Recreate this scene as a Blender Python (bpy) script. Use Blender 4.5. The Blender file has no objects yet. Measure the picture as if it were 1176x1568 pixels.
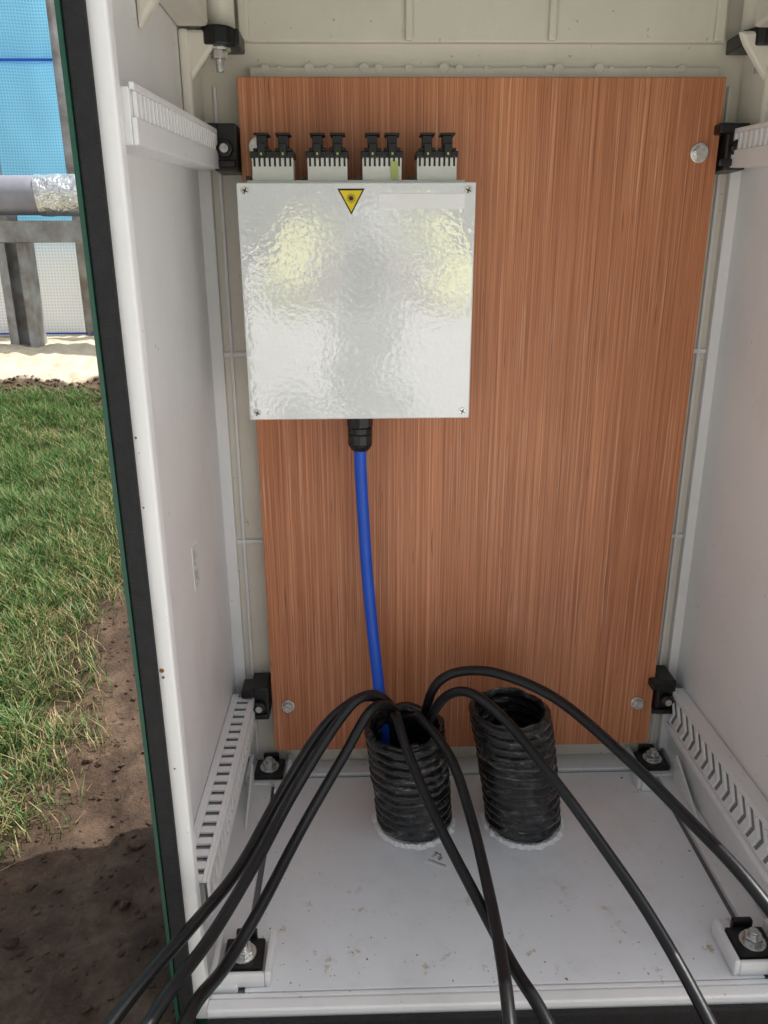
import bpy, bmesh, math, random
import numpy as np
from mathutils import Vector, Matrix, noise
random.seed(7)
S=bpy.context.scene
COL=S.collection
S.view_settings.view_transform='Standard'
S.view_settings.look='None'
S.view_settings.exposure=0

# ------------------------------------------------------------ materials
def newmat(name):
    m=bpy.data.materials.new(name); m.use_nodes=True
    nt=m.node_tree; b=nt.nodes["Principled BSDF"]
    return m,nt,b
def N(nt,t,**k):
    n=nt.nodes.new(t)
    for a,v in k.items(): setattr(n,a,v)
    return n
def ramp(nt,stops,interp='LINEAR'):
    r=nt.nodes.new("ShaderNodeValToRGB"); cr=r.color_ramp; cr.interpolation=interp
    while len(cr.elements)<len(stops): cr.elements.new(0.5)
    for e,(p,c) in zip(cr.elements,stops):
        e.position=p; e.color=(c[0],c[1],c[2],1) if not isinstance(c,(int,float)) else (c,c,c,1)
    return r
def tex(nt,scale=(1,1,1),coord='Object'):
    tc=N(nt,"ShaderNodeTexCoord"); mp=N(nt,"ShaderNodeMapping")
    mp.inputs['Scale'].default_value=scale
    nt.links.new(tc.outputs[coord],mp.inputs[0]); return mp
def noise_n(nt,mp,scale,detail=4,rough=.55):
    n=N(nt,"ShaderNodeTexNoise"); n.inputs['Scale'].default_value=scale
    n.inputs['Detail'].default_value=detail; n.inputs['Roughness'].default_value=rough
    nt.links.new(mp.outputs[0],n.inputs['Vector']); return n
def mixc(nt,fac,a,b,mode='MIX'):
    m=N(nt,"ShaderNodeMix",data_type='RGBA',blend_type=mode)
    for sock,v in((m.inputs[0],fac),(m.inputs[6],a),(m.inputs[7],b)):
        if hasattr(v,'links') or hasattr(v,'is_linked'): nt.links.new(v,sock)
        else: sock.default_value=v if isinstance(v,(int,float)) else (v[0],v[1],v[2],1)
    return m.outputs[2]
def bump(nt,b,h,strength,dist=.001):
    bp=N(nt,"ShaderNodeBump"); bp.inputs['Strength'].default_value=strength; bp.inputs['Distance'].default_value=dist
    nt.links.new(h,bp.inputs['Height']); nt.links.new(bp.outputs[0],b.inputs['Normal']); return bp
def simple(name,col,rough=.5,metal=0,var=.12,nscale=30,bstr=.2,bdist=.0006,bscale=None,col2=None,coat=0):
    m,nt,b=newmat(name); mp=tex(nt); n=noise_n(nt,mp,nscale)
    c2=col2 or tuple(c*(1-var) for c in col)
    r=ramp(nt,[(.35,c2),(.65,col)]); nt.links.new(n.outputs[0],r.inputs[0]); nt.links.new(r.outputs[0],b.inputs['Base Color'])
    b.inputs['Roughness'].default_value=rough; b.inputs['Metallic'].default_value=metal
    b.inputs['Coat Weight'].default_value=coat
    n2=noise_n(nt,mp,bscale or nscale*6,3); bump(nt,b,n2.outputs[0],bstr,bdist)
    return m

def wood():
    m,nt,b=newmat("plywood_veneer")
    a=noise_n(nt,tex(nt,(260,1,1.5)),1,4,.7); c=noise_n(nt,tex(nt,(750,1,5)),1,3,.6)
    d=noise_n(nt,tex(nt,(18,1,.5)),1,4,.6); e=noise_n(nt,tex(nt,(420,1,12)),1,2,.5); f=noise_n(nt,tex(nt,(330,1,4)),1.3,2,.5)
    patch=noise_n(nt,tex(nt,(3.5,1,2.5)),1,3,.6)
    base=ramp(nt,[(.25,(.32,.108,.044)),(.42,(.475,.178,.078)),(.58,(.575,.236,.110)),(.76,(.72,.38,.22))])
    nt.links.new(a.outputs[0],base.inputs[0])
    fine=ramp(nt,[(.3,(.64,.55,.48)),(.5,(1,1,1)),(.72,(1.18,1.27,1.36))]); nt.links.new(c.outputs[0],fine.inputs[0])
    broad=ramp(nt,[(.3,(.86,.80,.75)),(.7,(1.12,1.12,1.12))]); nt.links.new(d.outputs[0],broad.inputs[0])
    pr=ramp(nt,[(.3,(.93,.90,.88)),(.7,(1.10,1.13,1.18))]); nt.links.new(patch.outputs[0],pr.inputs[0])
    o=mixc(nt,1.0,base.outputs[0],fine.outputs[0],'MULTIPLY')
    o=mixc(nt,1.0,o,broad.outputs[0],'MULTIPLY')
    o=mixc(nt,1.0,o,pr.outputs[0],'MULTIPLY')
    dark=ramp(nt,[(.675,0.0),(.72,.8)]); nt.links.new(e.outputs[0],dark.inputs[0])
    o=mixc(nt,dark.outputs[0],o,(.14,.04,.018))
    light=ramp(nt,[(.62,0.0),(.72,.45)]); nt.links.new(f.outputs[0],light.inputs[0])
    o=mixc(nt,light.outputs[0],o,(.84,.58,.41))
    nt.links.new(o,b.inputs['Base Color']); b.inputs['Roughness'].default_value=.42
    bump(nt,b,c.outputs[0],.3,.0007)
    return m
M_wood=wood()
def grp(name,c1,c2,stain=0,rough=.42):
    m,nt,b=newmat(name); mp=tex(nt)
    n=noise_n(nt,mp,7,5,.6); r=ramp(nt,[(.3,c2),(.6,c1)]); nt.links.new(n.outputs[0],r.inputs[0])
    o=r.outputs[0]
    sm=noise_n(nt,tex(nt,(5,5,2.5)),2.2,6,.7); smr=ramp(nt,[(.52,0.0),(.78,.30)]); nt.links.new(sm.outputs[0],smr.inputs[0])
    o=mixc(nt,smr.outputs[0],o,(.60,.57,.52))
    sp=noise_n(nt,mp,150 if stain else 110,2,.5); sr=ramp(nt,[(.72,0.0),(.76,.6)]); nt.links.new(sp.outputs[0],sr.inputs[0])
    o=mixc(nt,sr.outputs[0],o,(.42,.35,.26))
    if stain:
        s=noise_n(nt,mp,26,4,.65); s2=ramp(nt,[(.62,0.0),(.68,.75)]); nt.links.new(s.outputs[0],s2.inputs[0])
        g=N(nt,"ShaderNodeSeparateXYZ"); nt.links.new(mp.outputs[0],g.inputs[0])
        mr=N(nt,"ShaderNodeMapRange"); mr.inputs[1].default_value=-.14; mr.inputs[2].default_value=-.33; nt.links.new(g.outputs[1],mr.inputs[0])
        mu=N(nt,"ShaderNodeMath",operation='MULTIPLY'); nt.links.new(s2.outputs[0],mu.inputs[0]); nt.links.new(mr.outputs[0],mu.inputs[1])
        o=mixc(nt,mu.outputs[0],o,(.50,.35,.20))
        d=noise_n(nt,mp,16,6,.75); d2=ramp(nt,[(.52,0.0),(.8,.35)]); nt.links.new(d.outputs[0],d2.inputs[0])
        o=mixc(nt,d2.outputs[0],o,(.62,.60,.56))
    nt.links.new(o,b.inputs['Base Color']); b.inputs['Roughness'].default_value=rough
    h=noise_n(nt,mp,90,3,.6); bump(nt,b,h.outputs[0],.25,.0012)
    return m
M_wall=grp("grp_wall",(.88,.88,.885),(.83,.83,.835))
M_wallB=grp("grp_back_wall",(.82,.78,.69),(.76,.72,.63))
M_floor=grp("grp_floor",(.88,.90,.93),(.84,.86,.89),stain=1,rough=.42)
M_lip=grp("grp_lip",(.90,.90,.90),(.87,.87,.87))
M_rail=grp("grp_rail",(.85,.855,.86),(.81,.815,.82))
M_slot=simple("slot_shade_and_print",(.20,.20,.20),.7)  # dark grey painted as shade in the chevron slots; also the floor label's print
M_print=simple("grey_print",(.38,.38,.38),.6)
M_green=simple("green_paint",(.012,.08,.05),.4)
M_gasket=simple("rubber_gasket",(.014,.014,.016),.75,var=.4,nscale=90,bstr=.6,bdist=.002)
M_black=simple("black_plastic",(.011,.011,.012),.36,var=.3)
M_cable=simple("black_cable_sheath",(.006,.007,.009),.38,var=.35,nscale=60,bstr=.15)
M_blue=simple("blue_cable_sheath",(.006,.10,.66),.4,var=.15,nscale=20)
M_steel=simple("zinc_steel",(.82,.82,.80),.25,metal=.85,var=.3,nscale=200)
M_zinc=simple("galvanised_steel",(.38,.39,.40),.6,metal=.2,var=.4,nscale=14,col2=(.22,.20,.18))
M_tube=simple("rail_tube_paint",(.36,.36,.42),.55,var=.25,nscale=9)
M_foil=simple("foil_tape",(.88,.89,.90),.3,metal=.7,var=.25,nscale=25,bstr=1.0,bdist=.02,bscale=28)
M_yellow=simple("label_yellow",(.92,.70,.02),.35)
M_ink=simple("label_ink",(.01,.01,.01),.4)
M_rust=simple("rust_spot",(.30,.12,.04),.8)
M_label=simple("label_paper",(.92,.93,.93),.2,var=.03)
M_whiteplastic=simple("white_plastic",(.80,.81,.75),.4,var=.08)
M_tag=simple("cream_tag",(.50,.60,.18),.4)
M_hivis=simple("hi_vis_fabric",(.95,.95,.34),.7,var=.08,nscale=8,bstr=.5,bdist=.01)
M_shirt=simple("light_grey_fabric",(.70,.71,.72),.8,var=.15,nscale=6,bstr=.5,bdist=.01)
M_skin=simple("skin",(.55,.33,.24),.5)
M_hair=simple("hair",(.05,.03,.02),.6)
M_crumb=simple("dirt",(.30,.22,.15),.9)

def boxmat():
    m,nt,b=newmat("powder_coat_white"); mp=tex(nt)
    b.inputs['Base Color'].default_value=(.84,.87,.875,1)
    b.inputs['Roughness'].default_value=.09; b.inputs['Coat Weight'].default_value=1.0; b.inputs['Coat Roughness'].default_value=.01; b.inputs['Coat IOR'].default_value=2.1
    n=noise_n(nt,mp,190,1,.4); n2=noise_n(nt,mp,22,1,.4)
    ad=N(nt,"ShaderNodeMath",operation='MULTIPLY_ADD'); nt.links.new(n2.outputs[0],ad.inputs[0]); ad.inputs[1].default_value=1.6; nt.links.new(n.outputs[0],ad.inputs[2])
    bp=bump(nt,b,ad.outputs[0],.30,.0006); nt.links.new(bp.outputs[0],b.inputs['Coat Normal'])
    return m
M_box=boxmat()
def conduitmat():
    m,nt,b=newmat("conduit_black_dusty")
    n=noise_n(nt,tex(nt,(1,1,3)),38,5,.7); r=ramp(nt,[(.48,(.012,.012,.013)),(.60,(.045,.045,.045)),(.74,(.34,.33,.32))]); nt.links.new(n.outputs[0],r.inputs[0])
    nt.links.new(r.outputs[0],b.inputs['Base Color']); b.inputs['Roughness'].default_value=.26
    h=noise_n(nt,tex(nt),120,3); bump(nt,b,h.outputs[0],.3,.002); return m
M_conduit=conduitmat()

def groundmat():
    m,nt,b=newmat("soil_and_sand"); mp=tex(nt)
    sx=N(nt,"ShaderNodeSeparateXYZ"); nt.links.new(mp.outputs[0],sx.inputs[0])
    n=noise_n(nt,mp,13,8,.75); soil=ramp(nt,[(.3,(.042,.026,.017)),(.5,(.11,.068,.044)),(.72,(.24,.160,.106))]); nt.links.new(n.outputs[0],soil.inputs[0])
    n2=noise_n(nt,mp,14,8,.75); sand=ramp(nt,[(.3,(.62,.51,.36)),(.6,(.84,.73,.56)),(.8,(.90,.82,.67))]); nt.links.new(n2.outputs[0],sand.inputs[0])
    n3=noise_n(nt,mp,5,4,.6)
    ma=N(nt,"ShaderNodeMath",operation='MULTIPLY_ADD'); nt.links.new(n3.outputs[0],ma.inputs[0]); ma.inputs[1].default_value=.25; nt.links.new(sx.outputs[1],ma.inputs[2])
    mr=N(nt,"ShaderNodeMapRange"); mr.inputs[1].default_value=1.90; mr.inputs[2].default_value=1.94; nt.links.new(ma.outputs[0],mr.inputs[0])
    mr2=N(nt,"ShaderNodeMapRange"); mr2.inputs[1].default_value=-.47; mr2.inputs[2].default_value=-.54; nt.links.new(ma.outputs[0],mr2.inputs[0])
    bounce_ground=ramp(nt,[(.3,(.70,.68,.64)),(.7,(.80,.78,.74))]); nt.links.new(n2.outputs[0],bounce_ground.inputs[0])  # unseen pale ground in front, added to bounce light into the cabinet
    o=mixc(nt,mr.outputs[0],soil.outputs[0],sand.outputs[0])
    o=mixc(nt,mr2.outputs[0],o,bounce_ground.outputs[0])
    nt.links.new(o,b.inputs['Base Color']); b.inputs['Roughness'].default_value=.95
    h=noise_n(nt,mp,60,8,.75); bump(nt,b,h.outputs[0],.9,.012); return m
M_ground=groundmat()
def transl(m,nt,b,colsock,f):
    tr=N(nt,"ShaderNodeBsdfTranslucent"); nt.links.new(colsock,tr.inputs[0])
    mx=N(nt,"ShaderNodeMixShader"); mx.inputs[0].default_value=f
    nt.links.new(b.outputs[0],mx.inputs[1]); nt.links.new(tr.outputs[0],mx.inputs[2]); nt.links.new(mx.outputs[0],nt.nodes["Material Output"].inputs[0])
def grassmat():
    m,nt,b=newmat("grass_blade"); at=N(nt,"ShaderNodeVertexColor",layer_name="Col")
    nt.links.new(at.outputs[0],b.inputs['Base Color']); b.inputs['Roughness'].default_value=.5
    transl(m,nt,b,at.outputs[0],.35); return m
M_grass=grassmat()
def netmat(name,c1,c2,sc,lo=.5):
    m,nt,b=newmat(name); mp=tex(nt,(sc,1,sc))
    sx=N(nt,"ShaderNodeSeparateXYZ"); nt.links.new(mp.outputs[0],sx.inputs[0])
    outs=[]
    for i in(0,2):
        f=N(nt,"ShaderNodeMath",operation='FRACT'); nt.links.new(sx.outputs[i],f.inputs[0])
        g=N(nt,"ShaderNodeMath",operation='GREATER_THAN'); nt.links.new(f.outputs[0],g.inputs[0]); g.inputs[1].default_value=.5; outs.append(g.outputs[0])
    mu=N(nt,"ShaderNodeMath",operation='MULTIPLY'); nt.links.new(outs[0],mu.inputs[0]); nt.links.new(outs[1],mu.inputs[1])
    n=noise_n(nt,tex(nt,(1,1,1)),2.5,4); r=ramp(nt,[(.3,tuple(c*.85 for c in c1)),(.7,c1)]); nt.links.new(n.outputs[0],r.inputs[0])
    o=mixc(nt,mu.outputs[0],r.outputs[0],c2)
    nt.links.new(o,b.inputs['Base Color']); b.inputs['Roughness'].default_value=.7
    transl(m,nt,b,o,.5); return m
M_netb=netmat("blue_debris_net",(.26,.66,.95),(.12,.42,.76),85)
M_netw=netmat("white_net",(.90,.94,.97),(.60,.69,.78),75)

# ------------------------------------------------------------ geometry helpers
def empty(name,parent=None):
    o=bpy.data.objects.new(name,None); COL.objects.link(o); o.parent=parent; return o
def obj(name,bm,mat,parent=None,bevel=0,smooth=False,segs=2):
    me=bpy.data.meshes.new(name); bmesh.ops.recalc_face_normals(bm,faces=bm.faces); bm.to_mesh(me); bm.free()
    for m in (mat if isinstance(mat,(list,tuple)) else [mat]): me.materials.append(m)
    if smooth:
        for f in me.polygons: f.use_smooth=True
    o=bpy.data.objects.new(name,me); COL.objects.link(o); o.parent=parent
    if bevel:
        b=o.modifiers.new("b",'BEVEL'); b.width=bevel; b.segments=segs; b.limit_method='ANGLE'
    return o
def box(bm,x0,x1,y0,y1,z0,z1,M=None):
    vs=[Vector((x,y,z)) for z in(z0,z1) for y in(y0,y1) for x in(x0,x1)]
    if M: vs=[M@v for v in vs]
    v=[bm.verts.new(c) for c in vs]
    for f in((0,1,3,2),(4,6,7,5),(0,4,5,1),(2,3,7,6),(0,2,6,4),(1,5,7,3)): bm.faces.new([v[i] for i in f])
def cyl(bm,c,r,h,axis='Z',n=24,r2=None,rot=0):
    r2=r if r2 is None else r2; A=[];B=[]
    for i in range(n):
        a=2*math.pi*i/n+rot; ca,sa=math.cos(a),math.sin(a)
        def P(rr,t):
            if axis=='Z': return (c[0]+rr*ca,c[1]+rr*sa,c[2]+t)
            if axis=='Y': return (c[0]+rr*ca,c[1]+t,c[2]+rr*sa)
            return (c[0]+t,c[1]+rr*ca,c[2]+rr*sa)
        A.append(bm.verts.new(P(r,0))); B.append(bm.verts.new(P(r2,h)))
    for i in range(n): bm.faces.new([A[i],A[(i+1)%n],B[(i+1)%n],B[i]])
    bm.faces.new(A[::-1]); bm.faces.new(B)
def bx(name,dims,mat,parent,bevel=.001):
    bm=bmesh.new()
    for d in (dims if isinstance(dims[0],(tuple,list)) else [dims]): box(bm,*d)
    return obj(name,bm,mat,parent,bevel)
def poly_prism(bm,pts,axis,a0,a1):
    def P(p,t):
        return {'Y':(p[0],t,p[1]),'X':(t,p[0],p[1]),'Z':(p[0],p[1],t)}[axis]
    A=[bm.verts.new(P(p,a0)) for p in pts]; B=[bm.verts.new(P(p,a1)) for p in pts]; n=len(pts)
    bm.faces.new(A); bm.faces.new(B[::-1])
    for i in range(n): bm.faces.new([A[i],B[i],B[(i+1)%n],A[(i+1)%n]])
def catmull(P,sub=10):
    P=[Vector(p) for p in P]; Q=[P[0]*2-P[1]]+P+[P[-1]*2-P[-2]]; out=[]
    for i in range(1,len(Q)-2):
        a,b,c,d=Q[i-1:i+3]
        for k in range(sub):
            t=k/sub; out.append(.5*((2*b)+(c-a)*t+(2*a-5*b+4*c-d)*t*t+(3*b-a-3*c+d)*t**3))
    out.append(P[-1]); return out
def tube(name,pts,r,mat,parent=None,n=14,smoothit=3,sub=10):
    C=catmull(pts,sub)
    for _ in range(smoothit):
        C=[C[0]]+[(C[i-1]+C[i]*2+C[i+1])/4 for i in range(1,len(C)-1)]+[C[-1]]
    bm=bmesh.new()
    t=(C[1]-C[0]).normalized(); nrm=t.orthogonal().normalized(); rings=[]
    for i,c in enumerate(C):
        t2=(C[min(i+1,len(C)-1)]-C[max(i-1,0)]).normalized()
        nrm=(nrm-t2*nrm.dot(t2)).normalized(); bn=t2.cross(nrm)
        rings.append([bm.verts.new(c+r*(math.cos(2*math.pi*k/n)*nrm+math.sin(2*math.pi*k/n)*bn)) for k in range(n)])
    for a,b in zip(rings,rings[1:]):
        for k in range(n): bm.faces.new([a[k],a[(k+1)%n],b[(k+1)%n],b[k]])
    bm.faces.new(rings[0][::-1]); bm.faces.new(rings[-1])
    return obj(name,bm,mat,parent,smooth=True)

# ------------------------------------------------------------ cabinet
cab=empty("equipment_cabinet")
XL,XR=-.200,.473; YF,YB=-.375,.040; ZT=1.12; ZB=-.16
bx("left_wall",(XL-.004,XL,YF+.002,YB,.0,ZT),M_wall,cab,0)
bx("right_wall",(XR,XR+.004,YF+.002,YB,.0,ZT),M_wall,cab,0)
bx("back_wall",(XL-.004,XR+.004,YB,YB+.006,0,ZT),M_wallB,cab,0)
bx("outer_shell",[(XL-.008,XL-.0042,YF,YB+.012,ZB,ZT),(XR+.0042,XR+.008,YF,YB+.012,ZB,ZT),(XL-.0042,XR+.0042,YB+.0062,YB+.012,ZB,ZT),
    (XL-.0042,XR+.0042,YF+.004,YF+.01,ZB,-.021)],M_green,cab,.0008)
bx("roof",[(XL-.03,XR+.03,YF-.03,YB+.04,ZT+.0005,ZT+.03)],M_green,cab,.006)
bx("front_lip",[(XL-.0035,-.175,YF-.003,YF+.012,-.02,ZT),(XR-.025,XR+.0035,YF-.003,YF+.012,-.02,ZT),(-.1748,XR-.0252,YF-.003,YF+.012,1.085,ZT)],M_lip,cab,.0025)
bx("door_gasket",[(XL-.0045,-.1885,YF-.010,YF-.0032,-.05,ZT-.001),(XR-.012,XR+.0045,YF-.010,YF-.0032,-.05,ZT-.001),(-.188,XR-.0122,YF-.010,YF-.0032,1.104,ZT-.001)],M_gasket,cab,.002)
bx("green_edge",[(-.2085,-.2048,YF-.011,YF-.0005,ZB,ZT-.0005),(XR+.0048,XR+.0085,YF-.011,YF-.0005,ZB,ZT-.0005)],M_green,cab,.0005)
bm=bmesh.new()
for x,z,r in((-.1862,.405,.0022),(-.1855,.398,.0014),(-.187,.62,.001),(-.184,.30,.0009),(-.1868,.56,.0008)): cyl(bm,(x,YF-.0034,z),r,.0006,'Y',9)
obj("rust_spots",bm,M_rust,cab)
bx("floor_tray",(-.1385,.4365,YF+.012,.0,-.004,.0),M_floor,cab,.001)
bx("floor_base",(XL,XR,YF+.002,YB,-.02,-.0045),M_slot,cab,0)
bx("floor_edges",[(XL+.0005,-.146,YF+.0125,YB-.001,-.0042,.006),(.443,XR-.0005,YF+.0125,YB-.001,-.0042,.006),(-.1455,.4425,.004,YB-.001,-.0043,.004)],M_rail,cab,.002)
bx("front_sill",[(-.1748,XR-.0252,YF-.012,YF+.002,-.03,.003),(-.1748,XR-.0252,YF+.004,YF+.0105,-.018,.001)],M_lip,cab,.002)
bx("sill_seal",(-.1748,XR-.0252,YF-.02,YF-.0125,-.05,-.006),M_gasket,cab,.002)
bm=bmesh.new()
for i in range(90):
    if random.random()<.6: x=random.uniform(-.13,.43); y=-.36+abs(random.gauss(0,.06))
    else: x=random.choice([random.uniform(-.138,-.10),random.uniform(.38,.436)]); y=random.uniform(-.35,-.01)
    if y>-.005: continue
    s=random.uniform(.0003,.0009)*(1.8 if random.random()<.06 else 1)
    M=Matrix.Translation((x,y,s*.4))@Matrix.Rotation(random.random()*6,4,'Z')@Matrix.Diagonal((s*random.uniform(.8,2.2),s,s*.6,1))
    bmesh.ops.create_icosphere(bm,subdivisions=1,radius=1,matrix=M)
obj("dirt_crumbs",bm,M_crumb,cab)
ribs=[]
for z in(.639,.375):
    ribs+= [(XL,-.135,YB-.004,YB-.0003,z-.003,z+.003),(.43,XR,YB-.004,YB-.0003,z-.003,z+.003)]
ribs+=[(-.176,-.172,YB-.005,YB-.0004,.02,.955),(.447,.451,YB-.005,YB-.0004,.02,.955)]
ribs+=[(XL,-.184,YB-.012,YB-.0005,.02,.9),(.459,XR,YB-.012,YB-.0005,.02,.9)]
bx("back_wall_ribs",ribs,M_wall,cab,.001)
bx("upper_panel",[(-.14,.435,YB-.010,YB-.0002,1.0,ZT-.02)]+[(x-.0045,x+.0045,YB-.017,YB-.0102,1.0005,ZT-.02) for x in(.058,.226)]+[(-.14,-.128,YB-.017,YB-.0102,1.0005,ZT-.02),(.418,.43,YB-.017,YB-.0102,1.0005,ZT-.02)],M_wallB,cab,.002)
bm=bmesh.new()
box(bm,-.13,.43,YB-.012,YB-.0006,.962,.9735)
for x in [-.112,-.095,-.06,-.035,.005,.022,.058,.10,.118,.15,.195,.225,.237,.285,.30,.345,.385]:
    cyl(bm,(x,YB-.0125,.9725),random.choice([.0035,.005,.006]),.011,'Y',14)
obj("foam_seal_beads",bm,M_wallB,cab,.001)
bm=bmesh.new()
for s,x in((1,XL),(-1,XR)):
    xs=sorted((x+s*.0003,x+s*.035)); box(bm,xs[0],xs[1],YF+.013,-.03,1.0,ZT-.01)
    poly_prism(bm,[(x+s*.0004,.935),(x+s*.0004,.9995),(x+s*.048,.9995),(x+s*.04,.985)],'Y',-.026,-.017)
    poly_prism(bm,[(x+s*.0004,.955),(x+s*.0004,.9995),(x+s*.034,.9995)],'Y',-.20,-.185)
    xs=sorted((x+s*.0005,x+s*.012)); box(bm,xs[0],xs[1],-.03,.0385,.9,1.0)
obj("roof_beams",bm,M_wallB,cab,.004)
bm=bmesh.new()
for x in(-.158,.458): cyl(bm,(x,.005,1.0025),.017,.11,'Z',24)
obj("corner_columns",bm,M_wallB,cab,smooth=True)
bm=bmesh.new()
for x in(-.158,.458):
    box(bm,x-.024,x+.024,-.018,.028,.986,1.002); cyl(bm,(x,-.012,.984),.02,.019,'Z',20)
obj("column_clamps",bm,M_black,cab,.002)
def bolt_down(bm,x,y,z):
    cyl(bm,(x,y,z-.003),.0135,.003,'Z',20); cyl(bm,(x,y,z-.011),.0095,.008,'Z',6); cyl(bm,(x,y,z-.024),.0045,.013,'Z',12)
bm=bmesh.new()
for x in(-.158,.458): bolt_down(bm,x,-.012,.9838)
obj("clamp_bolts",bm,M_steel,cab,.0005)

def shear(y0,z0,y1,z1):
    k=(z1-z0)/(y1-y0); M=Matrix.Identity(4); M[2][1]=k; M[2][3]=z0-k*y0; return M
bm=bmesh.new(); MM=shear(-.36,.861,0,.881)
for s,x in((1,XL),(-1,XR)):
    xi=x+s*.034
    a,b_=sorted((x+s*.0006,xi-s*.004)); box(bm,a,b_,-.362,.012,-.021,.0185,MM)
    a,b_=sorted((xi-s*.0038,xi)); box(bm,a,b_,-.362,.012,-.0208,-.002,MM)
    a,b_=sorted((xi-s*.0038,xi)); box(bm,a,b_,-.362,.012,.0165,.0215,MM)
    y=-.355
    while y<.005:
        a,b_=sorted((xi-s*.0039,xi-s*.0004)); box(bm,a,b_,y,y+.0055,-.0019,.0164,MM); y+=.0125
obj("upper_side_rails",bm,M_rail,cab,.0008)
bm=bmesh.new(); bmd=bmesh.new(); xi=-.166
box(bm,XL+.0007,xi,-.36,.0,.104,.108); box(bm,xi-.003,xi,-.36,.0,.1082,.119); box(bm,xi-.003,xi,-.36,.0,.139,.150)
box(bm,XL+.0007,-.190,-.36,.0,.146,.1495); box(bm,-.174,xi-.0032,-.36,.0,.146,.1495)
box(bmd,XL+.002,xi-.006,-.358,-.002,.109,.143)  # grey box added behind the holes, its colour standing in for shade
y=-.36
while y<-.005:
    box(bm,xi-.0029,xi-.0001,y,y+.0085,.1191,.1389); box(bm,-.1899,-.1741,y,y+.0095,.146,.1494); y+=.018
obj("slotted_rail",bm,M_rail,cab,.0006); obj("rail_slot_shade",bmd,simple("slot_shade_grey",(.42,.42,.42),.7),cab)
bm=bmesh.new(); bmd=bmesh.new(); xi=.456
box(bm,xi,XR-.0008,-.362,.0,.082,.146)
box(bm,xi-.004,xi-.0001,-.362,.0,.080,.089); box(bm,xi-.004,xi-.0001,-.362,.0,.139,.147)
y=-.35
while y<-.02:
    for sg in(1,-1):
        poly_prism(bmd,[(y,.1145),(y+.005,.1145),(y+.016,.1145+sg*.021),(y+.011,.1145+sg*.021)],'X',xi-.0008,xi-.0001)  # dark chevrons laid on the face as painted shade of the cutouts
        poly_prism(bm,[(y+.0055,.1145),(y+.0085,.1145),(y+.0195,.1145+sg*.021),(y+.0165,.1145+sg*.021)],'X',xi-.0035,xi-.0001)
    y+=.0215
obj("chevron_rail",bm,M_rail,cab,.0005); obj("chevron_slot_shade",bmd,M_slot,cab)
CL=((-.172,-.144,.857,.908),(.432,.458,.857,.908),(-.172,-.146,.112,.164),(.43,.456,.108,.165))
bm=bmesh.new()
for x0,x1,z0,z1 in CL:
    box(bm,x0,x1,-.012,.037,z0,z1); xm=(x0+x1)/2
    box(bm,x0-.012,x0+.006,-.018,.02,z1-.012,z1-.0005); box(bm,x0-.008,x1-.002,-.017,-.0125,z0+.004,z0+.012)
    cyl(bm,(xm,-.020,(z0+z1)/2-.002),.0105,.0075,'Y',6)
obj("rail_clamps",bm,M_black,cab,.002)
bm=bmesh.new()
for x0,x1,z0,z1 in CL: cyl(bm,((x0+x1)/2,-.0232,(z0+z1)/2-.002),.005,.003,'Y',16)
obj("clamp_screws",bm,M_steel,cab,.0004)
def mount(x,y,back,side):
    m=empty("floor_mount",cab); m.location=(x,y,0)
    bm=bmesh.new()
    box(bm,-.030,.030,-.026,.026,.0005,.008)
    box(bm,-.033,-.0265,-.029,.029,.0006,.022); box(bm,.0265,.033,-.029,.029,.0006,.022)
    if not back: box(bm,-.0263,.0263,-.029,-.024,.0007,.020)
    else: box(bm,min(side*.04,side*.0335),max(side*.04,side*.0335),-.052,-.03,.0007,.024); box(bm,min(side*.034,side*.012),max(side*.034,side*.012),-.056,-.031,.0008,.018)
    obj("raised_seat",bm,M_rail,m,.002)
    bm=bmesh.new(); box(bm,-.022,.022,-.019,.022,.0082,.017); box(bm,-.012,.012,.0225,.03,.0082,.024); obj("rubber_pad",bm,M_black,m,.002)
    bm=bmesh.new(); cyl(bm,(0,0,.0172),.0145,.0025,'Z',24); obj("washer",bm,M_steel,m,.0004)
    bm=bmesh.new(); cyl(bm,(0,0,.0198),.0105,.008,'Z',6,rot=random.random()); cyl(bm,(0,0,.0279),.0055,.006,'Z',16); obj("bolt",bm,M_steel,m,.0006)
mount(-.152,.004,True,1); mount(.441,.006,True,-1); mount(-.143,-.330,False,1); mount(.434,-.332,False,-1)
bm=bmesh.new()
poly_prism(bm,[(-.03,.0068),(-.12,.0068),(-.03,.05)],'X',.4605,.4640)
poly_prism(bm,[(-.03,.0068),(-.12,.0068),(-.03,.05)],'X',-.174,-.1705)
obj("floor_gussets",bm,M_rail,cab,.0015)
bm=bmesh.new(); box(bm,XL,XL+.0006,-.170,-.146,.390,.444); obj("wall_label",bm,M_label,cab)
bm=bmesh.new(); z=.395
while z<.438:
    w=random.choice([.0006,.001,.0015])
    if random.random()<.7: box(bm,XL+.0007,XL+.0009,-.165,-.157,z,z+w)
    if random.random()<.5: box(bm,XL+.0007,XL+.0009,-.154,-.151,z,z+w)
    z+=w+.0018
obj("wall_label_print",bm,M_print,cab)

# ------------------------------------------------------------ plywood board
board=empty("plywood_backboard")
bm=bmesh.new(); box(bm,-.142,.428,0,.015,.050,.958); obj("panel",bm,M_wood,board,.0012)
bm=bmesh.new()
for x,z,r in((.405,.877,.0088),(-.1185,.128,.0078),(.4045,.1225,.0078),(-.121,.884,.0085)):
    cyl(bm,(x,-.0025,z),r*1.28,.0024,'Y',28); cyl(bm,(x,-.009,z),r,.0064,'Y',6,rot=random.random())
obj("fixing_bolts",bm,M_steel,board,.0007)

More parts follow.
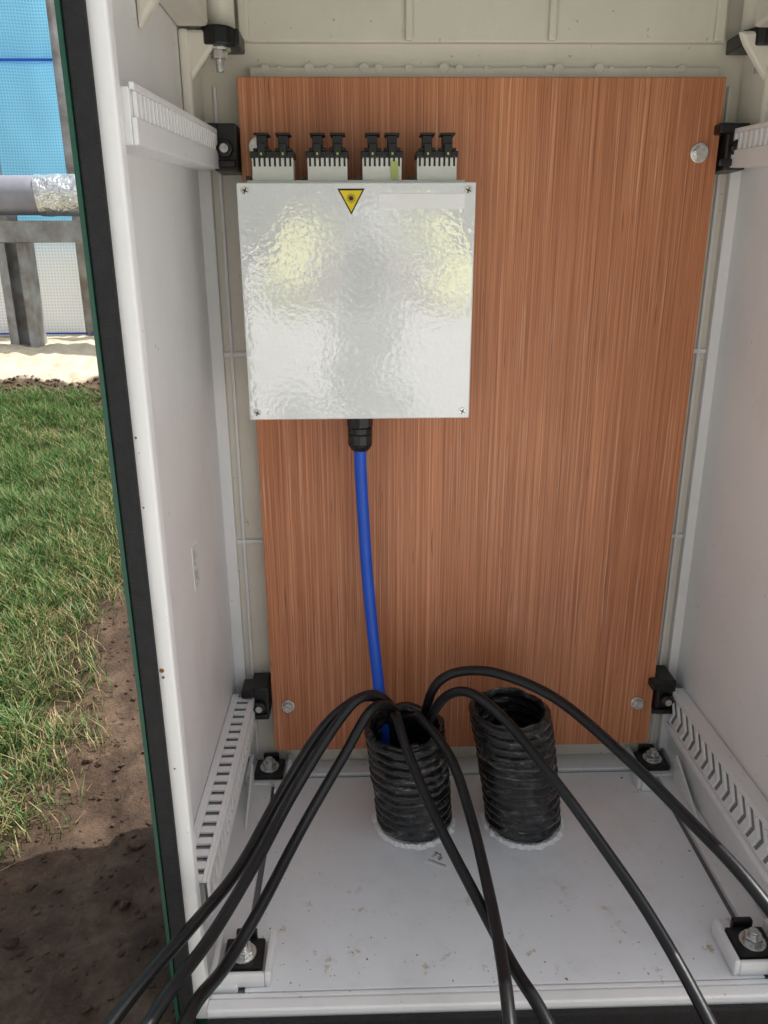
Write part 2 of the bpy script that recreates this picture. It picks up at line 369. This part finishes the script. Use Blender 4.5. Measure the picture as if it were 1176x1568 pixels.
# ------------------------------------------------------------ termination box
tb=empty("fiber_termination_box")
X0,X1,Z0,Z1,YB0,YB1=-.1375,.1270,.5745,.8385,-.002,-.082
bx("body",(X0+.004,X1-.004,YB1+.0185,YB0,Z0+.004,Z1-.004),M_box,tb,.002)
bx("lid",(X0,X1,YB1,YB1+.018,Z0,Z1),M_box,tb,.0016)
bm=bmesh.new(); bmi=bmesh.new()
for x in(X0+.0095,X1-.0085):
    for z in(Z0+.0085,Z1-.0085):
        cyl(bm,(x,YB1-.0014,z),.0044,.0016,'Y',18)
        for a in(0.4,0.4+math.pi/2):
            M=Matrix.Translation((x,0,z))@Matrix.Rotation(a,4,'Y'); box(bmi,-.003,.003,YB1-.0018,YB1-.0013,-.0006,.0006,M)
obj("lid_screws",bm,M_steel,tb,.0004); obj("screw_slots",bmi,M_ink,tb)
def tri(cx,cz,w,y0,y1):
    bm=bmesh.new(); h=w*.9; poly_prism(bm,[(cx-w/2,cz+h*.5),(cx+w/2,cz+h*.5),(cx,cz-h*.5)],'Y',y0,y1); return bm
obj("warning_triangle_border",tri(-.0115,.8185,.030,YB1-.0004,YB1),M_ink,tb)
obj("warning_triangle",tri(-.0115,.8190,.0245,YB1-.0007,YB1-.0004),M_yellow,tb)
bm=bmesh.new(); cx,cz=-.0115,.8220; cyl(bm,(cx,YB1-.0010,cz),.0022,.0003,'Y',16)
for k in range(12):
    M=Matrix.Translation((cx,0,cz))@Matrix.Rotation(k*math.pi/6,4,'Y'); box(bm,.0020,.0052,YB1-.0010,YB1-.0007,-.0003,.0003,M)
obj("laser_symbol",bm,M_ink,tb)
bx("blank_label",(.019,.115,YB1-.0006,YB1,.811,.8265),M_label,tb,0)
ad=empty("adapter_row",tb)
bx("mount_plate",(-.128,.117,-.062,-.030,.8345,.8425),M_whiteplastic,ad,.001)
bw=[];bk=[];tg=[];sl=[]
for i,(a,b_) in enumerate(((-.122,-.076),(-.060,-.0155),(.0015,.0455),(.063,.1075))):
    w=b_-a; bw.append((a,b_,-.058,-.032,.8426,.866))
    for s in range(8):
        x=a+.003+s*(w-.006)/7; sl.append((x-.0011,x+.0011,-.0588,-.058,.857,.866))
    bk.append((a-.0015,b_+.0015,-.060,-.030,.8662,.8725))
    for c in(a+.0115,b_-.0105):
        bk+= [(c-.0095,c+.0095,-.058,-.032,.8727,.876),(c-.0055,c+.0055,-.056,-.036,.8762,.889),(c-.0085,c+.0085,-.058,-.034,.8892,.8915)]
        bk.append((c-.0042,c+.0042,-.064,-.0605,.866,.880))
        tg.append((c-.001,c+.001,-.0648,-.0642,.868,.8705))
    if i==2: tg.append((b_-.012,b_-.004,-.0594,-.0582,.8435,.862))
    sl.append((a-.008,a-.003,-.056,-.040,.8428,.8475))
bx("adapter_bodies",bw,M_whiteplastic,ad,.0006); bx("adapter_caps",bk,M_black,ad,.0008); bx("adapter_slots",sl,M_black,ad,0); bx("adapter_tags",tg,M_tag,ad,0)
bm=bmesh.new(); gx,gy=-.0055,-.045
cyl(bm,(gx,gy,.5575),.0165,.0170,'Z',8); cyl(bm,(gx,gy,.549),.0155,.0084,'Z',24); cyl(bm,(gx,gy,.535),.0155,.0138,'Z',12); cyl(bm,(gx,gy,.527),.0105,.008,'Z',24,r2=.0155)
obj("cable_gland",bm,M_black,tb,.0012)

# ------------------------------------------------------------ cables
tube("blue_cable",[(gx,gy,.545),(-.0055,-.045,.50),(-.003,-.045,.44),(.001,-.045,.36),(.008,-.05,.27),(.015,-.065,.20),(.021,-.09,.14),(.03,-.10,.06)],.0080,M_blue,n=18)
CB={
'A':[(.05,-.12,.06),(.045,-.125,.15),(.031,-.13,.205),(.0,-.145,.233),(-.052,-.175,.212),(-.103,-.25,.168),(-.139,-.34,.145),(-.173,-.42,.150),(-.217,-.52,.156),(-.28,-.66,.12),(-.36,-.82,-.02),(-.5,-.95,-.09)],
'B':[(.04,-.11,.06),(.035,-.115,.16),(.023,-.13,.210),(-.007,-.155,.236),(-.038,-.185,.219),(-.087,-.26,.176),(-.119,-.34,.156),(-.151,-.43,.150),(-.183,-.53,.164),(-.22,-.66,.13),(-.26,-.82,.0),(-.3,-1.0,-.09)],
'C':[(.05,-.13,.06),(.042,-.13,.16),(.031,-.135,.207),(.004,-.165,.224),(-.029,-.205,.188),(-.076,-.28,.146),(-.112,-.37,.126),(-.139,-.44,.122),(-.158,-.52,.150),(-.18,-.65,.12),(-.2,-.8,.0),(-.2,-1.0,-.09)],
'D':[(.04,-.13,.06),(.035,-.13,.15),(.035,-.145,.203),(.048,-.195,.183),(.075,-.27,.149),(.112,-.36,.118),(.137,-.44,.112),(.156,-.5,.114),(.19,-.62,.08),(.22,-.78,-.03),(.28,-.95,-.09)],
'E':[(.06,-.12,.06),(.058,-.12,.15),(.064,-.14,.196),(.099,-.2,.180),(.116,-.27,.150),(.123,-.35,.132),(.124,-.43,.127),(.119,-.51,.130),(.11,-.64,.09),(.09,-.8,-.03),(.06,-1.0,-.09)],
'F':[(.075,-.12,.06),(.073,-.12,.14),(.076,-.12,.19),(.088,-.13,.237),(.116,-.142,.262),(.160,-.17,.275),(.219,-.22,.270),(.269,-.30,.254),(.310,-.38,.236),(.345,-.48,.222),(.39,-.62,.16),(.43,-.8,.0),(.48,-1.0,-.09)],
'G':[(.07,-.13,.06),(.072,-.13,.13),(.080,-.135,.185),(.099,-.145,.228),(.128,-.17,.248),(.168,-.21,.230),(.209,-.28,.201),(.247,-.34,.165),(.283,-.4,.126),(.311,-.48,.088),(.34,-.6,.03),(.37,-.75,-.06),(.4,-1.0,-.09)]}
for k,P in CB.items(): tube("black_cable",P,.0062,M_cable)

# ------------------------------------------------------------ corrugated conduits
def conduit(bx_,by_,tx,ty,tz,seed):
    bm=bmesh.new(); n=64; rib=.0150; rings=[]
    def ctr(z):
        t=z/tz; return bx_+(tx-bx_)*t**1.2, by_+(ty-by_)*t
    prof=[]; m=int((tz+.02)/.0015)
    for i in range(m+1):
        z=-.02+(tz+.02)*i/m; ph=(z%rib)/rib
        w=.5+.5*math.cos(2*math.pi*ph); w=min(1,max(0,(w-.3)*2.2)); w=w*w*(3-2*w)
        prof.append((z,.0462+.0072*w))
    inner=[(tz-(tz+.02)*i/80, .0440+.0018*math.cos(2*math.pi*(tz+.02)*i/80/rib)) for i in range(81)]
    for (z,r) in prof+inner:
        R=[]; cx,cy=ctr(max(z,0))
        for k in range(n):
            a=2*math.pi*k/n; nz=noise.noise(Vector((math.cos(a)*2.2+seed,math.sin(a)*2.2,z*25)))
            n4=noise.noise(Vector((math.cos(a)*6+seed,math.sin(a)*6,z*60)))
            rr=r+.0014*nz+.0009*n4; dz=.0026*noise.noise(Vector((math.cos(a)*2.4+seed*2,math.sin(a)*2.4,z*22+5)))
            if z>tz-.004: dz+=.006*noise.noise(Vector((math.cos(a)*2+seed,math.sin(a)*2,9)))+.0015*math.sin(a*9+seed)
            R.append(bm.verts.new((cx+rr*math.cos(a),cy+rr*math.sin(a),z+dz)))
        rings.append(R)
    for a,b_ in zip(rings,rings[1:]):
        for k in range(n): bm.faces.new([a[k],a[(k+1)%n],b_[(k+1)%n],b_[k]])
    par=empty("corrugated_conduit")
    obj("pipe",bm,M_conduit,par,smooth=True)
    bm=bmesh.new(); A=[];B=[];C=[]
    for k in range(96):
        a=2*math.pi*k/96; r1=.0575+.0045*noise.noise(Vector((math.cos(a)*6+seed,math.sin(a)*6,2)))+.0015*random.random()
        A.append(bm.verts.new((bx_+.048*math.cos(a),by_+.048*math.sin(a),.0042)))
        C.append(bm.verts.new((bx_+.0540*math.cos(a),by_+.0540*math.sin(a),.0035+.004*random.random())))
        B.append(bm.verts.new((bx_+r1*math.cos(a),by_+r1*math.sin(a),.0008)))
    for k in range(96):
        j=(k+1)%96; bm.faces.new([A[k],A[j],C[j],C[k]]); bm.faces.new([C[k],C[j],B[j],B[k]])
    obj("cut_edge",bm,M_lip,par)
conduit(.064,-.100,.047,-.130,.178,1.3)
conduit(.217,-.106,.184,-.132,.203,5.1)
bm=bmesh.new(); M=Matrix.Translation((.092,-.176,0))@Matrix.Rotation(-.5,4,'Z'); box(bm,-.016,.016,-.0125,.0125,.0003,.0009,M); fl=obj("printed_label",bm,M_label)
bm=bmesh.new()
for i in range(8):
    for j in range(7):
        if random.random()<.5: box(bm,-.011+i*.0018,-.011+i*.0018+.0017,-.002+j*.0018,-.002+j*.0018+.0017,.00095,.0011,M)
for i in range(16): box(bm,-.0125+i*.0016,-.0125+i*.0016+.0009,-.0085,-.0055,.00095,.0011,M)
obj("print",bm,M_slot,fl)

# ------------------------------------------------------------ ground
def gh(x,y):
    if y<0: z=-.1
    elif y<2.15: z=-.1+.247*y
    else: z=.431
    z+= .03*noise.noise(Vector((x*1.1,y*1.1,0)))*(1 if y>.3 or x<-.4 else .2)
    return z
def gdet(x,y):
    z=gh(x,y)
    z+=.014*noise.noise(Vector((x*9,y*9,3)))+.009*noise.noise(Vector((x*28,y*28,7)))
    if 1.62<y<1.85: z+=.03*abs(noise.noise(Vector((x*12,y*12,1))))
    return z
def axis_coords(a,b,step,lo,hi):
    c=[]; v=a
    while v<=b: c.append(v); v+=step
    s=step; v=a
    while v>lo: s*=1.6; v-=s; c.insert(0,v)
    s=step; v=c[-1]
    while v<hi: s*=1.6; v+=s; c.append(v)
    return c
xs=axis_coords(-2.2,-.1,.012,-300,300); ys=axis_coords(-.8,2.7,.016,-300,300)
bm=bmesh.new(); grid=[[bm.verts.new((x,y,gdet(x,y))) for x in xs] for y in ys]
for j in range(len(ys)-1):
    for i in range(len(xs)-1): bm.faces.new([grid[j][i],grid[j][i+1],grid[j+1][i+1],grid[j+1][i]])
obj("ground",bm,M_ground,smooth=True)
bm=bmesh.new()
for i in range(2600):
    if i<1800: x=random.uniform(-.78,-.215); y=random.uniform(-.6,1.0); s=random.uniform(.0015,.005)*(2.4 if random.random()<.08 else 1)
    else: x=random.uniform(-2.0,-.6); y=random.uniform(1.60,1.80); s=random.uniform(.003,.012)
    M=Matrix.Translation((x,y,gdet(x,y)+s*.2))@Matrix.Rotation(random.random()*6,4,'Z')@Matrix.Diagonal((s*random.uniform(.7,1.6),s,s*.7,1))
    r=bmesh.ops.create_icosphere(bm,subdivisions=1,radius=1,matrix=M)
    for v in r['verts']: v.co+=Vector((random.uniform(-1,1),random.uniform(-1,1),random.uniform(-1,1)))*s*.22
obj("soil_clods",bm,M_ground)
verts=[];faces=[];cols=[]
def edge(y):
    return -.50+.07*noise.noise(Vector((y*3.1,1,4)))+.03*noise.noise(Vector((y*14,1,4)))-(.25*max(0,-y-.0)*2.2)
def blade(x,y,L,w,ang,lean,c):
    z=gh(x,y)-.004+.012*noise.noise(Vector((x*9,y*9,3)))
    dx,dy=math.cos(ang),math.sin(ang); px,py=-dy,dx
    i=len(verts)
    for (o_,h,ww) in [(0,0,w),(lean*.25*L,L*.5,w*.85),(lean*L*.85,L*.88,w*.15)]:
        verts.append((x+dx*o_-px*ww,y+dy*o_-py*ww,z+h)); verts.append((x+dx*o_+px*ww,y+dy*o_+py*ww,z+h))
    faces.append((i,i+1,i+3,i+2)); faces.append((i+2,i+3,i+5,i+4))
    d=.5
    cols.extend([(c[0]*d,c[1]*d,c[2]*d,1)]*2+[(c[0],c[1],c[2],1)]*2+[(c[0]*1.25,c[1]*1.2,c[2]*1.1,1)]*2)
def pal(x,y,ed):
    t=noise.noise(Vector((x*4,y*4,8))); near=max(0,1-(ed-x)/.34)
    r=random.random()
    if r<.10+.42*near+.22*max(0,t): return (.44,.37,.19)
    if r<.45+.2*near: return (.18,.26,.08)
    return random.choice([(.085,.20,.06),(.12,.25,.07),(.065,.165,.045)])
cnt=0
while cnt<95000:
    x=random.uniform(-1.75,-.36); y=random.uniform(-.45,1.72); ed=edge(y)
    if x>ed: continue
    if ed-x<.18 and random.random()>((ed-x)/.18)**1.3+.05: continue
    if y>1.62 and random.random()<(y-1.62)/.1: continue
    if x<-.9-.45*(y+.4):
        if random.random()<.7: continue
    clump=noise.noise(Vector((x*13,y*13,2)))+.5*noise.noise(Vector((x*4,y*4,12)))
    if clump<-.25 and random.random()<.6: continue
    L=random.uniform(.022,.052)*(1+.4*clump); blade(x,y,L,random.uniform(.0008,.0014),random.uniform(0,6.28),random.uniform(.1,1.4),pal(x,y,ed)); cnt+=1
for i in range(16000):
    x=random.uniform(-4,-1.7); y=random.uniform(-.6,1.7); blade(x,y,random.uniform(.03,.06),.003,random.uniform(0,6.28),random.uniform(.1,1.1),pal(x,y,-.5))
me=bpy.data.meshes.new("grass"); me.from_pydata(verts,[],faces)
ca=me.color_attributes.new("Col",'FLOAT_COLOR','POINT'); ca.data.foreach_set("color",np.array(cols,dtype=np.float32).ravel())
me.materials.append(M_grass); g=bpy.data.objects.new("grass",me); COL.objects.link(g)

# ------------------------------------------------------------ railing and netting
rail=empty("metal_railing")
bm=bmesh.new(); cyl(bm,(-6,2.2,.995),.071,9,'X',40); obj("top_tube",bm,M_tube,rail,smooth=True)
bm=bmesh.new(); n=48; rings=[]
for i in range(40):
    x=-1.225+i*.011; R=[]
    for k in range(n):
        a=2*math.pi*k/n; r=.0745+.004*noise.noise(Vector((x*22,math.cos(a)*2.5,math.sin(a)*2.5)))
        R.append(bm.verts.new((x+.006*math.sin(a*2+1),2.2+r*math.cos(a),.995+r*math.sin(a))))
    rings.append(R)
for a,b_ in zip(rings,rings[1:]):
    for k in range(n): bm.faces.new([a[k],a[(k+1)%n],b_[(k+1)%n],b_[k]])
obj("foil_tape_wrap",bm,M_foil,rail,smooth=True)
bm=bmesh.new()
poly_prism(bm,[(2.14,.825),(2.26,.825),(2.26,.832),(2.155,.832),(2.155,.895),(2.26,.895),(2.26,.902),(2.14,.902)],'X',-6,3)
obj("cross_beam",bm,M_zinc,rail,.001)
bm=bmesh.new()
for x in(-4.35,-2.85,-1.345,.155,1.65):
    box(bm,x-.055,x-.048,2.15,2.24,.38,.824); box(bm,x+.048,x+.055,2.15,2.24,.38,.824); box(bm,x-.0478,x+.0478,2.205,2.213,.38,.824)
    box(bm,x-.0478,x-.022,2.15,2.157,.38,.824); box(bm,x+.022,x+.0478,2.15,2.157,.38,.824)
    box(bm,x-.02,x+.02,2.20,2.2045,.9025,.93)
obj("posts",bm,M_zinc,rail,.001)
net=empty("debris_net_fence")
def sheet(name,x0,x1,z0,z1,y,mat,amp,fr):
    bm=bmesh.new(); nx,nz=200,40; G=[]
    for j in range(nz+1):
        R=[]
        for i in range(nx+1):
            x=x0+(x1-x0)*i/nx; z=z0+(z1-z0)*j/nz
            R.append(bm.verts.new((x,y+amp*noise.noise(Vector((x*fr,z*fr*.35,y*7)))+amp*.35*noise.noise(Vector((x*fr*4,z*fr*1.5,y))),z+.02*amp*noise.noise(Vector((x*2,z*2,1))))))
        G.append(R)
    for j in range(nz):
        for i in range(nx): bm.faces.new([G[j][i],G[j][i+1],G[j+1][i+1],G[j+1][i]])
    return obj(name,bm,mat,net,smooth=True)
sheet("blue_net_upper",-7,3,1.535,2.5,2.62,M_netb,.06,2.5)
sheet("blue_net_lower",-7,3,.80,1.545,2.66,M_netb,.06,2.5)
sheet("white_net_skirt",-7,3,.40,.845,2.60,M_netw,.05,3)
bm=bmesh.new(); box(bm,-7,3,2.58,2.59,1.530,1.539); obj("seam_cord",bm,M_blue,net)
bm=bmesh.new(); box(bm,-7,3,2.53,2.54,.447,.454); obj("bottom_cord",bm,M_blue,net)
bm=bmesh.new()
for x in(-5.2,-3.3,-1.53,-1.215,.9,2.7): cyl(bm,(x,2.55,.38),.022,2.2,'Z',16)
obj("net_poles",bm,M_zinc,net,smooth=True)

# ------------------------------------------------------------ photographer (mirrored in the glossy box lid)
ph=empty("photographer")
def skin(name,V,E,Rr,mat,sub=2):
    me=bpy.data.meshes.new(name); me.from_pydata(V,E,[]); me.materials.append(mat)
    o=bpy.data.objects.new(name,me); COL.objects.link(o); o.parent=ph
    s=o.modifiers.new("s",'SKIN'); s.use_smooth_shade=True
    for i,r in enumerate(Rr):
        d=me.skin_vertices[0].data[i]; d.radius=(r if isinstance(r,tuple) else (r,r)); d.use_root=(i==0)
    u=o.modifiers.new("u",'SUBSURF'); u.levels=sub; u.render_levels=sub
    return o
skin("shirt",[(.02,-1.86,.38),(.02,-1.80,.60),(.02,-1.70,.80),(.02,-1.64,.94)],[(0,1),(1,2),(2,3)],[(.15,.11),(.14,.11),(.16,.11),.06],M_shirt)
for sg in(-1,1):
    skin("hi_vis_sleeve",[(.02+sg*.12,-1.68,.86),(.02+sg*.20,-1.62,.83),(.02+sg*.26,-1.38,.66),(.02+sg*.13,-1.13,.665)],[(0,1),(1,2),(2,3)],[.075,.075,.055,.045],M_hivis)
skin("trousers",[(.02,-1.88,.36),(-.12,-1.82,.30),(-.2,-1.46,.36),(-.18,-1.70,-.03),(.16,-1.82,.30),(.22,-1.54,-.02),(.2,-1.92,-.04)],
 [(0,1),(1,2),(2,3),(0,4),(4,5),(5,6)],[.14,.095,.07,.05,.095,.07,.05],M_shirt)
skin("boot",[(-.18,-1.71,-.06),(-.18,-1.55,-.07),(-.18,-1.49,-.075)],[(0,1),(1,2)],[.05,.045,.03],M_ink)
skin("boot",[(.2,-1.94,-.03),(.2,-1.88,-.08),(.2,-1.84,-.085)],[(0,1),(1,2)],[.05,.045,.03],M_ink)
skin("head",[(.02,-1.62,.96),(.02,-1.58,1.04),(.02,-1.56,1.12),(.02,-1.57,1.18)],[(0,1),(1,2),(2,3)],[.05,(.065,.075),(.075,.09),(.06,.07)],M_skin)
skin("hair",[(.02,-1.61,1.10),(.02,-1.60,1.17),(.02,-1.57,1.225)],[(0,1),(1,2)],[(.078,.085),(.08,.09),.05],M_hair)
for sx_ in(-1,1):
    b0=Vector((sx_*.13+.015,-1.12,.665)); tip=Vector((sx_*.075,-1.035,.735))
    skin("hand",[tuple(b0),tuple((b0+tip)/2),tuple(tip)],[(0,1),(1,2)],[.026,(.036,.02),(.034,.018)],M_skin)
    for f in range(4):
        s0=tip+Vector((0,-.0,.018-f*.014)); skin("finger_%d"%f,[tuple(s0),tuple(s0+Vector((-sx_*.02,.0,.004))),tuple(s0+Vector((-sx_*.038,-.006,.004)))],[(0,1),(1,2)],[.009,.008,.007],M_skin,1)
    skin("thumb",[tuple(tip+Vector((0,-.01,-.01))),tuple(tip+Vector((-sx_*.012,-.028,.012))),tuple(tip+Vector((-sx_*.03,-.03,.02)))],[(0,1),(1,2)],[.012,.010,.008],M_skin,1)
bm=bmesh.new(); box(bm,-.038,.038,-1.034,-1.026,.64,.79); obj("phone",bm,M_black,ph,.003)

# ------------------------------------------------------------ light
w=bpy.data.worlds.new("World"); S.world=w; w.use_nodes=True; nt=w.node_tree
sky=nt.nodes.new("ShaderNodeTexSky"); sky.sky_type='NISHITA'; sky.sun_disc=False
EL=math.radians(62); AZ=math.radians(76)
sky.sun_elevation=EL; sky.sun_rotation=AZ; sky.air_density=1.5; sky.dust_density=6; sky.ozone_density=1.0
hs=nt.nodes.new("ShaderNodeHueSaturation"); hs.inputs['Saturation'].default_value=.42
bg=nt.nodes["Background"]; bg.inputs[1].default_value=.15
nt.links.new(sky.outputs[0],hs.inputs['Color']); nt.links.new(hs.outputs[0],bg.inputs[0])
sd=Vector((math.sin(AZ)*math.cos(EL),math.cos(AZ)*math.cos(EL),math.sin(EL)))
L=bpy.data.lights.new("sun",'SUN'); L.energy=5; L.angle=math.radians(.5); L.color=(1,.965,.91)
lo=bpy.data.objects.new("sun",L); COL.objects.link(lo); lo.rotation_euler=sd.to_track_quat('Z','Y').to_euler(); lo.location=sd*10

# ------------------------------------------------------------ camera
F=1178.0
cam=bpy.data.cameras.new("camera"); co=bpy.data.objects.new("camera",cam); COL.objects.link(co)
cam.sensor_fit='VERTICAL'; cam.sensor_height=36; cam.lens=36*F/1568; cam.clip_end=2000; cam.clip_start=.02
R=Matrix.Rotation(math.radians(-1.45),3,'Z')@Matrix.Rotation(math.pi/2-math.radians(18.2),3,'X')@Matrix.Rotation(math.radians(-.275),3,'Z')
co.matrix_world=Matrix.Translation((0,-1,.758))@R.to_4x4()
S.camera=co
